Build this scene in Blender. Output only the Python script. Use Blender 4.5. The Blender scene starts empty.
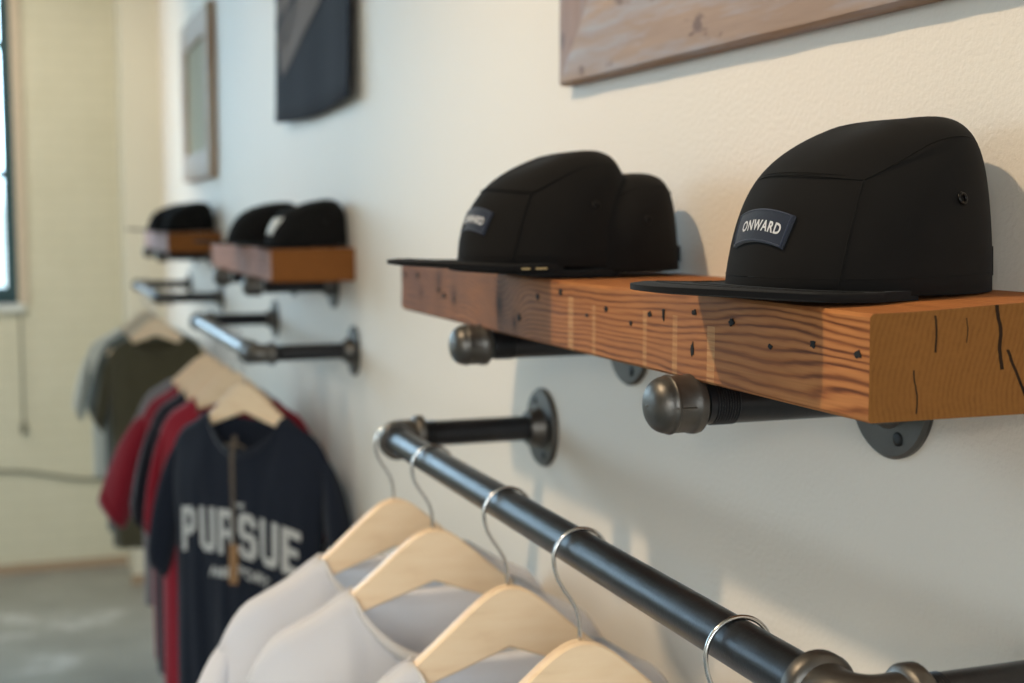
import bpy, math, random
from mathutils import Vector, Matrix, noise
PI = math.pi
random.seed(4)
C = bpy.context.scene.collection
sc = bpy.context.scene

# ------------------------------------------------------------------ helpers
def tag(o, label=None, cat=None, group=None, kind=None):
    if label: o['label'] = label
    if cat: o['category'] = cat
    if group: o['group'] = group
    if kind: o['kind'] = kind
    return o

def empty(name, loc, rz=0.0, label=None, cat=None, group=None):
    o = bpy.data.objects.new(name, None); C.objects.link(o)
    o.empty_display_size = 0.02
    o.location = loc; o.rotation_euler = (0, 0, rz)
    return tag(o, label, cat, group)

class MB:
    """collects vertices and faces and links them as one mesh object"""
    def __init__(s): s.v = []; s.f = []; s.m = []
    def add(s, verts, faces, mi=0):
        b = len(s.v); s.v += [tuple(p) for p in verts]
        s.f += [tuple(i + b for i in f) for f in faces]; s.m += [mi] * len(faces)
    def box(s, a, b, mi=0):
        (x0, y0, z0), (x1, y1, z1) = a, b
        s.add([(x0,y0,z0),(x1,y0,z0),(x1,y1,z0),(x0,y1,z0),(x0,y0,z1),(x1,y0,z1),(x1,y1,z1),(x0,y1,z1)],
              [(0,3,2,1),(4,5,6,7),(0,1,5,4),(1,2,6,5),(2,3,7,6),(3,0,4,7)], mi)
    def rings(s, rings, closed=True, cap0=True, cap1=True, mi=0, loop=False):
        n = len(rings[0]); V = [p for r in rings for p in r]; F = []
        R = len(rings)
        for i in range(R if loop else R - 1):
            i2 = (i + 1) % R
            for j in range(n if closed else n - 1):
                k = (j + 1) % n
                F.append((i*n+j, i*n+k, i2*n+k, i2*n+j))
        if closed and not loop:
            if cap0: F.append(tuple(range(n))[::-1])
            if cap1: F.append(tuple((R-1)*n + j for j in range(n)))
        s.add(V, F, mi)
    def tube(s, pts, r, n=16, mi=0, cap=True):
        pts = [Vector(p) for p in pts]; rr = r if isinstance(r, (list, tuple)) else [r]*len(pts)
        t0 = (pts[1]-pts[0]).normalized()
        up = Vector((0,0,1)) if abs(t0.z) < .9 else Vector((1,0,0))
        nrm = t0.cross(up).normalized(); rings = []
        for i, p in enumerate(pts):
            t = (pts[min(i+1, len(pts)-1)] - pts[max(i-1, 0)]).normalized()
            nrm = (nrm - t*nrm.dot(t)).normalized(); b = t.cross(nrm)
            rings.append([p + (nrm*math.cos(2*PI*j/n) + b*math.sin(2*PI*j/n))*rr[i] for j in range(n)])
        s.rings(rings, cap0=cap, cap1=cap, mi=mi)
    def lathe(s, prof, origin, axis, n=40, mi=0):
        """prof = [(distance along axis, radius)]"""
        a = Vector(axis).normalized(); o = Vector(origin)
        up = Vector((0,0,1)) if abs(a.z) < .9 else Vector((1,0,0))
        u = a.cross(up).normalized(); w = a.cross(u)
        rings = [[o + a*d + (u*math.cos(2*PI*j/n) + w*math.sin(2*PI*j/n))*max(r, 1e-5) for j in range(n)] for d, r in prof]
        s.rings(rings, mi=mi)
    def build(s, name, mats, parent=None, smooth=False, angle=None):
        me = bpy.data.meshes.new(name); me.from_pydata(s.v, [], s.f)
        if not isinstance(mats, (list, tuple)): mats = [mats]
        for m in mats: me.materials.append(m)
        for p, mi in zip(me.polygons, s.m): p.material_index = mi
        me.update()
        import bmesh
        bm = bmesh.new(); bm.from_mesh(me); bmesh.ops.recalc_face_normals(bm, faces=bm.faces); bm.to_mesh(me); bm.free()
        if smooth or angle:
            for p in me.polygons: p.use_smooth = True
            if angle: me.set_sharp_from_angle(angle=math.radians(angle))
        o = bpy.data.objects.new(name, me); C.objects.link(o)
        if parent: o.parent = parent
        return o

def struct(o): o['kind'] = 'structure'; return o
def copy_tree(o, parent=None):
    c = o.copy(); C.objects.link(c)
    if parent: c.parent = parent
    for ch in [q for q in C.objects if q.parent == o]: copy_tree(ch, c)
    return c
def sm(a, b, x):
    t = min(1, max(0, (x-a)/(b-a))); return t*t*(3-2*t)

# ------------------------------------------------------------------ materials
class NT:
    def __init__(s, name):
        s.m = bpy.data.materials.new(name); s.m.use_nodes = True
        s.t = s.m.node_tree; s.n = s.t.nodes; s.b = s.n['Principled BSDF']
    def new(s, typ, **kw):
        n = s.n.new(typ)
        for k, v in kw.items():
            if k.startswith('i_'): n.inputs[k[2:].replace('_', ' ')].default_value = v
            else: setattr(n, k, v)
        return n
    def l(s, a, b): s.t.links.new(a, b)
    def set(s, **kw):
        for k, v in kw.items(): s.b.inputs[k.replace('_', ' ')].default_value = v
    def math(s, op, a, b=None, c=None, clamp=False):
        n = s.n.new('ShaderNodeMath'); n.operation = op; n.use_clamp = clamp
        for i, v in enumerate((a, b, c)):
            if v is None: continue
            if isinstance(v, (int, float)): n.inputs[i].default_value = v
            else: s.l(v, n.inputs[i])
        return n.outputs[0]
    def coord(s, kind='Object'): return s.n.new('ShaderNodeTexCoord').outputs[kind]
    def mapping(s, vec, scale=(1,1,1), loc=(0,0,0)):
        n = s.new('ShaderNodeMapping'); n.inputs['Scale'].default_value = scale; n.inputs['Location'].default_value = loc
        s.l(vec, n.inputs['Vector']); return n.outputs[0]
    def noise(s, vec, scale, detail=3, rough=.5):
        n = s.new('ShaderNodeTexNoise'); n.inputs['Scale'].default_value = scale
        n.inputs['Detail'].default_value = detail; n.inputs['Roughness'].default_value = rough
        s.l(vec, n.inputs['Vector']); return n.outputs['Fac']
    def ramp(s, fac, stops):
        n = s.new('ShaderNodeValToRGB'); e = n.color_ramp.elements
        while len(e) < len(stops): e.new(.5)
        for el, (p, c) in zip(e, stops): el.position = p; el.color = (*c, 1)
        s.l(fac, n.inputs['Fac']); return n.outputs['Color']
    def mix(s, fac, a, b, mode='MIX'):
        n = s.new('ShaderNodeMix', data_type='RGBA', blend_type=mode)
        for sock, v in ((n.inputs['Factor'], fac), (n.inputs['A'], a), (n.inputs['B'], b)):
            if isinstance(v, (int, float)): sock.default_value = v
            elif isinstance(v, tuple): sock.default_value = (*v, 1)
            else: s.l(v, sock)
        return n.outputs['Result']
    def bump(s, h, strength=.3, dist=.001):
        n = s.new('ShaderNodeBump'); n.inputs['Strength'].default_value = strength; n.inputs['Distance'].default_value = dist
        s.l(h, n.inputs['Height']); s.l(n.outputs[0], s.b.inputs['Normal'])

def lin(r, g, b):
    f = lambda c: (c/255/12.92) if c/255 <= .04045 else ((c/255+.055)/1.055)**2.4
    return (f(r), f(g), f(b))

def plaster(name, col, bscale=260, strength=.35, dist=.0012, rough=.55):
    t = NT(name); co = t.coord()
    n1 = t.noise(co, 1.3, 3); c = t.mix(n1, tuple(x*.96 for x in col), tuple(min(1, x*1.03) for x in col))
    t.l(c, t.b.inputs['Base Color']); t.set(Roughness=rough)
    n = t.noise(co, bscale, 3, .55); t.bump(n, strength, dist); return t.m

def fabric(name, col, col2=None, rough=.95, scale=900, strength=.25, sheen=.25, trans=0.0):
    t = NT(name); co = t.coord()
    n1 = t.noise(co, 35, 3)
    c = t.mix(n1, col, col2 or tuple(x*1.25 for x in col)); t.l(c, t.b.inputs['Base Color'])
    t.set(Roughness=rough); t.b.inputs['Sheen Weight'].default_value = sheen; t.b.inputs['Specular IOR Level'].default_value = .2
    t.bump(t.noise(co, scale, 2, .6), strength, .0006)
    if trans > 0:
        out = t.n['Material Output']; tr = t.new('ShaderNodeBsdfTranslucent'); tr.inputs['Color'].default_value = (*[min(1, x*1.02) for x in col], 1)
        mx = t.new('ShaderNodeMixShader'); mx.inputs[0].default_value = trans
        t.l(t.b.outputs[0], mx.inputs[1]); t.l(tr.outputs[0], mx.inputs[2])
        tp = t.new('ShaderNodeBsdfTransparent'); m2 = t.new('ShaderNodeMixShader'); m2.inputs[0].default_value = .10
        t.l(mx.outputs[0], m2.inputs[1]); t.l(tp.outputs[0], m2.inputs[2]); t.l(m2.outputs[0], out.inputs['Surface'])
    return t.m

def plain(name, col, rough=.5, metal=0.0, bscale=None, strength=.2):
    t = NT(name); co = t.coord()
    n1 = t.noise(co, 60, 3)
    t.l(t.mix(n1, tuple(x*.85 for x in col), tuple(min(1, x*1.12) for x in col)), t.b.inputs['Base Color'])
    t.set(Roughness=rough, Metallic=metal)
    if bscale: t.bump(t.noise(co, bscale, 3), strength, .0006)
    return t.m

M = {}
M['wall'] = plaster('cream_plaster', lin(231, 220, 206), 210, .5, .0016)
M['pilaster'] = plaster('cream_pilaster_paint', lin(214, 208, 188))
M['ceiling'] = plaster('ceiling_paint', lin(225, 222, 212))
# painted brick end wall
t = NT('painted_brick'); co = t.coord()
br = t.new('ShaderNodeTexBrick'); br.inputs['Scale'].default_value = 1; br.inputs['Brick Width'].default_value = .2
br.inputs['Row Height'].default_value = .07; br.inputs['Mortar Size'].default_value = .006
sx = t.new('ShaderNodeSeparateXYZ'); t.l(co, sx.inputs[0]); cx = t.new('ShaderNodeCombineXYZ')
t.l(sx.outputs[0], cx.inputs[0]); t.l(sx.outputs[2], cx.inputs[1]); t.l(cx.outputs[0], br.inputs['Vector'])
n1 = t.noise(co, 5, 4); base = t.mix(n1, lin(204, 198, 172), lin(214, 208, 184))
t.l(t.mix(t.math('MULTIPLY', br.outputs['Fac'], .10), base, lin(160, 155, 130)), t.b.inputs['Base Color'])
t.set(Roughness=.6); t.bump(t.math('SUBTRACT', 1.0, br.outputs['Fac']), .5, .004); M['brick'] = t.m
# concrete
t = NT('polished_concrete'); co = t.coord(); n1 = t.noise(co, 2.2, 5, .6); n2 = t.noise(co, 9, 4, .6)
c = t.ramp(n1, [(.3, lin(136, 138, 134)), (.58, lin(160, 162, 156)), (.72, lin(220, 222, 220))])  # palest stop paints the floor's white glints into the colour
t.l(t.mix(t.math('MULTIPLY', n2, .3), c, lin(96, 96, 90)), t.b.inputs['Base Color'])
t.set(Roughness=.28); t.bump(n2, .1, .002); M['floor'] = t.m

def ring_wood(name, light, mid, dark, cx=.10, cz=-.16, freq=330, knots=(), bands=(), grey=(), rough=.72, warp=.010, end=False, crack=()):
    """growth rings around an axis along Y, warped along the length, with knots"""
    t = NT(name); co = t.coord(); sp = t.new('ShaderNodeSeparateXYZ'); t.l(co, sp.inputs[0])
    X, Y, Z = sp.outputs
    dx = t.math('SUBTRACT', X, cx); dz = t.math('SUBTRACT', Z, cz)
    r = t.math('SQRT', t.math('ADD', t.math('MULTIPLY', dx, dx), t.math('MULTIPLY', dz, dz)))
    w = t.noise(t.mapping(co, (2, 2.6, 9)), 1.0, 2, .45)
    r = t.math('ADD', r, t.math('MULTIPLY', w, warp*3.5))
    w2 = t.noise(t.mapping(co, (40, 5, 60)), 1.0, 4, .6)
    r = t.math('ADD', r, t.math('MULTIPLY', w2, warp*.55))
    kn = None
    for (ky, kz, ks, ka) in knots:
        ey = t.math('SUBTRACT', Y, ky); ez = t.math('MULTIPLY', t.math('SUBTRACT', Z, kz), .75)
        d2 = t.math('ADD', t.math('MULTIPLY', ey, ey), t.math('MULTIPLY', ez, ez))
        g = t.math('EXPONENT', t.math('MULTIPLY', d2, -1/(ks*ks)))
        r = t.math('ADD', r, t.math('MULTIPLY', g, ka))
        core = t.math('EXPONENT', t.math('MULTIPLY', d2, -1/((ks*.24)**2)))
        halo = t.math('MULTIPLY', t.math('EXPONENT', t.math('MULTIPLY', d2, -1/((ks*.52)**2))), t.math('MULTIPLY_ADD', t.math('SINE', t.math('MULTIPLY', t.math('SQRT', d2), 1500)), .35, .40))
        core = t.math('MAXIMUM', core, halo)
        kn = core if kn is None else t.math('MAXIMUM', kn, core)
    s = t.math('MULTIPLY_ADD', t.math('SINE', t.math('MULTIPLY', r, freq*2*PI)), .5, .5)
    s = t.math('POWER', s, 1.7)
    amp = t.noise(t.mapping(co, (70, 7, 120)), 1.0, 3, .6)
    s = t.math('MULTIPLY', s, t.math('MULTIPLY_ADD', amp, 1.5, .0 if not end else -.35), clamp=True)
    fine = t.noise(t.mapping(co, (500, 14, 500)) if not end else t.mapping(co, (300, 300, 300)), 1.0, 3, .6)
    big = t.noise(t.mapping(co, (8, 6, 14)), 1.0, 4, .6)
    col = t.ramp(s, [(0, light), (.5, mid), (1, dark)])
    col = t.mix(t.math('MULTIPLY', fine, .5), col, dark)
    col = t.mix(t.math('MULTIPLY', t.math('SUBTRACT', big, .42, clamp=True), 1.6, clamp=True), col, t_mul(mid, .8))
    for (gy, gs, gc, amt) in grey:
        e = t.math('SUBTRACT', Y, gy); g = t.math('EXPONENT', t.math('MULTIPLY', t.math('MULTIPLY', e, e), -1/(gs*gs)))
        g = t.math('MULTIPLY', t.math('MULTIPLY', g, amt), t.math('MULTIPLY_ADD', big, 1.6, -.1), clamp=True)
        col = t.mix(g, col, gc)
    for (by, bw, ba, bz) in bands:   # paler planer marks across the face
        e = t.math('ABSOLUTE', t.math('SUBTRACT', Y, by)); on = t.math('LESS_THAN', e, bw)
        on = t.math('MULTIPLY', on, t.math('LESS_THAN', Z, bz))
        on = t.math('MULTIPLY', on, t.math('MULTIPLY_ADD', fine, 2.4, -.6, clamp=True))
        col = t.mix(t.math('MULTIPLY', on, ba), col, lin(222, 176, 122))
    if kn is not None: col = t.mix(t.math('MULTIPLY', kn, .85), col, lin(44, 26, 14))
    for (qx, qw, sl, z0, z1) in crack:
        wob = t.noise(t.mapping(co, (1, 1, 26), (3*qx, 0, 0)), 1.0, 3)
        p = t.math('ADD', t.math('SUBTRACT', X, qx), t.math('MULTIPLY', t.math('SUBTRACT', Z, .5*(z0+z1)), sl))
        p = t.math('ADD', p, t.math('MULTIPLY', t.math('SUBTRACT', wob, .5), .012))
        on = t.math('LESS_THAN', t.math('ABSOLUTE', p), qw)
        on = t.math('MULTIPLY', on, t.math('MULTIPLY', t.math('GREATER_THAN', Z, z0), t.math('LESS_THAN', Z, z1)))
        col = t.mix(t.math('MULTIPLY', on, .93), col, lin(18, 10, 5))
    t.l(col, t.b.inputs['Base Color']); t.set(Roughness=rough); t.b.inputs['Specular IOR Level'].default_value = .16
    t.bump(t.math('ADD', t.math('MULTIPLY', s, -.6), t.math('MULTIPLY', fine, .6)), .45, .0008)
    return t.m
def t_mul(c, k): return tuple(x*k for x in c)

GR = lin(104, 82, 70)
M['beam1'] = ring_wood('reclaimed_beam_face', lin(200, 132, 76), lin(168, 102, 56), lin(88, 48, 27), freq=300,
    knots=((.646, .029, .055, .020), (.86, .044, .040, .008), (.80, .030, .022, .004), (.60, .014, .020, .003), (.935, .026, .018, .003)),
    bands=((.192, .0055, .45, .042), (.248, .004, .40, .046), (.300, .0035, .38, .046), (.401, .0035, .38, .044), (.453, .006, .45, .048)),
    grey=((.74, .24, GR, .85), (.95, .16, lin(84, 62, 56), .7), (.24, .10, lin(120, 92, 76), .45)))
M['beam1end'] = ring_wood('beam_end_grain', lin(136, 90, 42), lin(124, 80, 36), lin(98, 60, 26), cx=.22, cz=-.02, freq=260, end=True,
    crack=((-.088, .0014, .16, .028, .07), (-.074, .0012, .45, .010, .040), (-.066, .0009, .55, .0, .020), (-.052, .0007, .6, .0, .012), (-.134, .0008, .0, .04, .062), (-.148, .0006, .1, .004, .03), (-.112, .0004, .0, .045, .06)), rough=.75)
M['nail'] = plain('nail_hole_dark', (.006, .005, .004), .9)
M['beam2'] = ring_wood('reclaimed_beam_face_pink', lin(206, 150, 122), lin(186, 124, 96), lin(122, 76, 58), freq=200,
    knots=((.3, .03, .05, .02),), grey=((.2, .25, lin(120, 96, 92), .7),))
M['beam2end'] = ring_wood('beam_end_grain_brown', lin(142, 88, 40), lin(122, 72, 30), lin(98, 56, 24), freq=200, end=True)
M['beam3'] = ring_wood('reclaimed_beam_face_grey', lin(196, 164, 158), lin(176, 142, 136), lin(130, 98, 92), freq=200)
M['frame_wood'] = None
# black iron pipe
def iron(name, col, rough, metal=.85):
    t = NT(name); co = t.coord(); n1 = t.noise(co, 40, 4, .6); n2 = t.noise(co, 420, 3, .6)
    c = t.mix(n1, t_mul(col, .7), t_mul(col, 1.35)); t.l(c, t.b.inputs['Base Color'])
    t.set(Metallic=metal); t.l(t.math('MULTIPLY_ADD', n1, .22, rough-.11), t.b.inputs['Roughness'])
    t.bump(t.math('ADD', t.math('MULTIPLY', n2, .7), t.math('MULTIPLY', n1, .8)), .32, .0007); return t.m
M['pipe'] = iron('black_iron_pipe', (.030, .031, .035), .33, .7)
M['iron'] = iron('cast_iron_fitting', (.115, .105, .095), .42, .85)
M['steel'] = plain('polished_steel_wire', (.62, .6, .58), .22, 1.0)
M['screw'] = plain('dark_screw', (.03, .03, .03), .5, .6)
# hanger wood
t = NT('pale_hanger_wood'); co = t.coord()
n1 = t.noise(t.mapping(co, (14, 60, 70)), 1, 4, .6); n2 = t.noise(co, 18, 3)
c = t.ramp(n1, [(.3, lin(252, 222, 186)), (.55, lin(246, 212, 172)), (.75, lin(226, 184, 140))])
t.l(t.mix(t.math('MULTIPLY', n2, .35), c, lin(250, 222, 186)), t.b.inputs['Base Color'])
t.set(Roughness=.42); t.bump(n1, .08, .0005); M['hanger'] = t.m
t = NT('bleached_hanger_wood'); co = t.coord(); n1 = t.noise(t.mapping(co, (14, 60, 70)), 1, 4, .6)
t.l(t.mix(n1, lin(222, 206, 182), lin(204, 184, 156)), t.b.inputs['Base Color']); t.set(Roughness=.5); M['hanger_pale'] = t.m
# weathered frame wood
def weathered(name, a, b, dk, pale, axis):
    t = NT(name); co = t.coord()
    sc_ = (90, 5, 90) if axis == 'y' else (90, 90, 5)
    n1 = t.noise(t.mapping(co, sc_), 1, 4, .6); n2 = t.noise(t.mapping(co, (34, 4, 34) if axis == 'y' else (34, 34, 4)), 1, 4, .65)
    n3 = t.noise(t.mapping(co, (16, 16, 40) if axis == 'y' else (16, 40, 16)), 1, 3, .5)
    c = t.mix(n1, a, b); c = t.mix(t.ramp(n2, [(.44, (0,0,0)), (.66, (.85,.85,.85))]), c, pale)
    c = t.mix(t.ramp(n3, [(.62, (0,0,0)), (.7, (.8,.8,.8))]), c, dk)
    t.l(c, t.b.inputs['Base Color']); t.set(Roughness=.6); t.bump(t.math('ADD', n1, n2), .5, .001); return t.m
M['fr_h'] = weathered('weathered_frame_rail', lin(176, 146, 122), lin(134, 106, 86), lin(96, 66, 50), lin(158, 156, 164), 'y')
M['fr_v'] = weathered('weathered_frame_stile', lin(160, 126, 106), lin(124, 94, 78), lin(90, 62, 48), lin(140, 132, 134), 'z')
M['fr2'] = weathered('pale_barnwood', lin(190, 160, 134), lin(160, 126, 100), lin(130, 96, 70), lin(196, 180, 160), 'z')
M['art'] = plain('pale_green_art_paper', lin(176, 168, 140), .8)
M['art2'] = plain('cream_art_paper', lin(210, 204, 186), .7)
M['banner'] = fabric('navy_banner_cloth', lin(36, 41, 52), lin(42, 48, 60), sheen=.05)
M['print_grey'] = plain('faded_grey_print', lin(116, 108, 106), .9)
M['print_dark'] = plain('darker_grey_print', lin(60, 60, 66), .9)
M['cap'] = fabric('black_cap_cotton', (.0060, .0052, .0048), (.0078, .0068, .0064), scale=1500, strength=.2, sheen=.02)
M['brim'] = fabric('black_brim_cloth', (.0068, .0064, .0066), (.008, .0076, .008), scale=1500, strength=.2, sheen=.04)
M['seam'] = fabric('black_stitching', (.005, .0045, .004), sheen=.02)
M['patch'] = fabric('navy_woven_patch', lin(30, 36, 50), lin(38, 45, 60), scale=2000)
M['patch_edge'] = fabric('navy_patch_edging', lin(44, 50, 66))
M['letters'] = plain('silver_grey_thread', lin(205, 205, 208), .7)
M['eyelet'] = plain('black_metal_eyelet', (.02, .02, .02), .3, .9)
M['sticker'] = plain('gold_sticker', lin(190, 168, 120), .5)
M['tagwhite'] = plain('white_card', lin(232, 226, 216), .6)
M['white'] = fabric('sheer_white_jersey', lin(243, 241, 243), lin(247, 246, 248), trans=.42, sheen=.1, strength=.15)
M['white_rib'] = fabric('white_rib_knit', lin(240, 234, 230), lin(244, 239, 235), trans=.2, sheen=.1)
M['navy'] = fabric('navy_jersey', lin(27, 31, 41), lin(31, 36, 48), sheen=.1)
M['navy_rib'] = fabric('navy_rib', lin(28, 32, 42))
M['maroon'] = fabric('maroon_jersey', lin(122, 22, 36), lin(136, 28, 42))
M['crimson'] = fabric('crimson_jersey', lin(140, 24, 40), lin(150, 30, 46))
M['black_tee'] = fabric('black_jersey', lin(26, 24, 32))
M['grey_tee'] = fabric('heather_grey_jersey', lin(108, 102, 102), lin(122, 116, 116))
M['olive'] = fabric('olive_jersey', lin(74, 68, 50), lin(84, 77, 58))
M['slate'] = fabric('dark_slate_jersey', lin(74, 78, 72), lin(84, 88, 82))
M['cream_tee'] = fabric('cream_jersey', lin(206, 206, 196), lin(214, 214, 204), trans=.2)
M['tee_print'] = plain('off_white_print', lin(196, 194, 190), .9)
M['string'] = plain('jute_string', lin(112, 98, 84), .9)
M['card'] = plain('kraft_card', lin(150, 112, 74), .8)
M['teal'] = plain('dark_teal_window_paint', lin(22, 62, 66), .4)
M['sill'] = plain('white_sill_paint', lin(214, 216, 208), .5)
M['trim'] = plain('window_trim_plaster', lin(200, 184, 160), .6)
M['baseboard'] = plain('tan_base_strip', lin(166, 142, 116), .6)
M['cable'] = plain('grey_cable', lin(120, 118, 100), .7)
t = NT('window_glass'); out = t.n['Material Output']
tp = t.new('ShaderNodeBsdfTransparent'); tp.inputs[0].default_value = (.93, .97, .97, 1); gl = t.new('ShaderNodeBsdfGlossy'); gl.inputs['Roughness'].default_value = .03
mx = t.new('ShaderNodeMixShader'); mx.inputs[0].default_value = .06
t.l(tp.outputs[0], mx.inputs[1]); t.l(gl.outputs[0], mx.inputs[2]); t.l(mx.outputs[0], out.inputs['Surface']); M['glass'] = t.m

# ------------------------------------------------------------------ room
Y0, Y1, XL, ZC = -3.0, 7.05, -5.0, 3.7
b = MB(); b.box((0, Y0, 0), (.15, Y1+.3, ZC)); struct(b.build('wall_right', M['wall']))
b = MB(); b.box((XL-.3, Y0-.15, -.1), (.15, Y1+.3, 0)); struct(b.build('floor', M['floor']))
b = MB(); b.box((XL-.3, Y0-.15, ZC), (.15, Y1+.3, ZC+.1)); struct(b.build('ceiling', M['ceiling']))

def wall_openings(fixed, lo, hi, opens, horiz):
    """wall slab with rectangular openings; opens = [(a0, a1, z0, z1)] sorted"""
    b = MB(); f0, f1 = fixed
    def seg(a0, a1, z0, z1):
        if a1-a0 < 1e-4 or z1-z0 < 1e-4: return
        if horiz: b.box((a0, f0, z0), (a1, f1, z1))
        else: b.box((f0, a0, z0), (f1, a1, z1))
    cur = lo
    for (a0, a1, z0, z1) in opens:
        seg(cur, a0, 0, ZC); seg(a0, a1, 0, z0); seg(a0, a1, z1, ZC); cur = a1
    seg(cur, hi, 0, ZC); return b
WE = (-2.35, -.660, 1.345, 3.25)
struct(wall_openings((Y1, Y1+.3), XL, 0, [(-4.6, -2.95, 1.345, 3.25), WE], True).build('wall_end', M['brick']))
LW = [(4.2, 6.4, 1.0, 3.3)]
struct(wall_openings((XL-.3, XL), Y0, Y1, LW, False).build('wall_left', M['wall']))
b = MB(); b.box((-.175, 6.64, 0), (0, Y1, ZC)); struct(b.build('trim_pilaster', M['pilaster']))
b = MB(); b.box((XL, Y1-.015, 0), (-.175, Y1, .045)); b.box((-.19, 6.625, 0), (0, 6.64, .045)); struct(b.build('baseboard_end', M['baseboard']))

FILL_WINDOWS = [(-4.2, -2.5, .7, 3.1), (-2.2, -.5, .7, 3.1)]  # unseen windows, added to light hanger and shirt fronts from behind the camera
struct(wall_openings((Y0-.3, Y0), XL, .15, FILL_WINDOWS, True).build('wall_back', M['wall']))
def window(name, x0, x1, z0, z1, fixed, horiz, cols=2, rows=3, sg=1):
    def P(a, d, z): return (a, fixed+sg*d, z) if horiz else (fixed-d, a, z)
    def bx(mb, a0, a1, zz0, zz1, d0, d1):
        p, q = P(a0, d0, zz0), P(a1, d1, zz1)
        mb.box(tuple(min(i, j) for i, j in zip(p, q)), tuple(max(i, j) for i, j in zip(p, q)))
    r = empty(name, P((x0+x1)/2, .18, z0)); r['kind'] = 'structure'
    off = Matrix.Translation(-Vector(r.location))
    w = .055; mb = MB()
    bx(mb, x0, x0+w, z0, z1, .16, .21); bx(mb, x1-w, x1, z0, z1, .16, .21)
    bx(mb, x0+w, x1-w, z0, z0+w+.02, .16, .21); bx(mb, x0+w, x1-w, z1-w, z1, .16, .21)
    for k in range(1, cols): a = x0+(x1-x0)*k/cols; bx(mb, a-.018, a+.018, z0+w, z1-w, .165, .205)
    for k in range(1, rows): z = z0+(z1-z0)*k/rows; bx(mb, x0+w, x1-w, z-.018, z+.018, .165, .205)
    o = mb.build('window_frame', M['teal'], r); o.data.transform(off)
    mb = MB(); bx(mb, x0+w*.6, x1-w*.6, z0+w*.6, z1-w*.6, .183, .187); o = mb.build('window_glass', M['glass'], r); o.data.transform(off)
    mb = MB(); bx(mb, x0-.03, x1+.03, z0-.035, z0, -.03, .16); o = mb.build('window_sill', M['sill'], r); o.data.transform(off)
    mb = MB(); bx(mb, x1, x1+.05, z0, z1, -.012, 0); bx(mb, x0-.05, x0, z0, z1, -.012, 0); o = mb.build('window_casing', M['trim'], r); o.data.transform(off)
    # daylight portal in the opening
    L = bpy.data.lights.new('daylight_portal', 'AREA'); L.shape = 'RECTANGLE'; L.size = x1-x0; L.size_y = z1-z0
    L.cycles.is_portal = True
    lo = bpy.data.objects.new('daylight_portal', L); C.objects.link(lo)
    lo.location = P((x0+x1)/2, .28, (z0+z1)/2)
    lo.rotation_euler = (-PI/2*sg, 0, 0) if horiz else (PI/2, 0, -PI/2)   # pointing into the room
window('window_1', WE[0], WE[1], WE[2], WE[3], Y1, True)
window('window_2', -4.6, -2.95, 1.345, 3.25, Y1, True)
for i, (a, c, z0, z1) in enumerate(LW): window('window_%d' % (i+3), a, c, z0, z1, XL, False)

for i, (a, c, z0, z1) in enumerate(FILL_WINDOWS): window('window_%d' % (i+4), a, c, z0, z1, Y0, True, sg=-1)  # added fill windows in the back wall

# cable and pull cord on the end wall
b = MB(); pts = []
for i in range(30):
    x = -2.2 + i*(2.03/29); pts.append((x, Y1-.012, .53 - .07*sm(-.75, -.3, x) + .012*math.sin(3*x)))
b.tube(pts, .008, 8); tag(b.build('wall_cable', M['cable'], smooth=True), 'thin grey cable running sagging along the painted brick end wall', 'cable')
b = MB(); xc = -.655
b.tube([(xc, Y1-.02, 1.30), (xc, Y1-.02, .76)], .004, 8); b.lathe([(0, .004), (.01, .014), (.05, .016), (.06, .004)], (xc, Y1-.021, .70), (0, 0, 1), 12)
b.tube([(xc, Y1-.02, 1.295), (xc, Y1+.0, 1.295)], .004, 8)
tag(b.build('pull_cord', M['cable'], smooth=True), 'thin cord with a small weight hanging below the window', 'cord')

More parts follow.
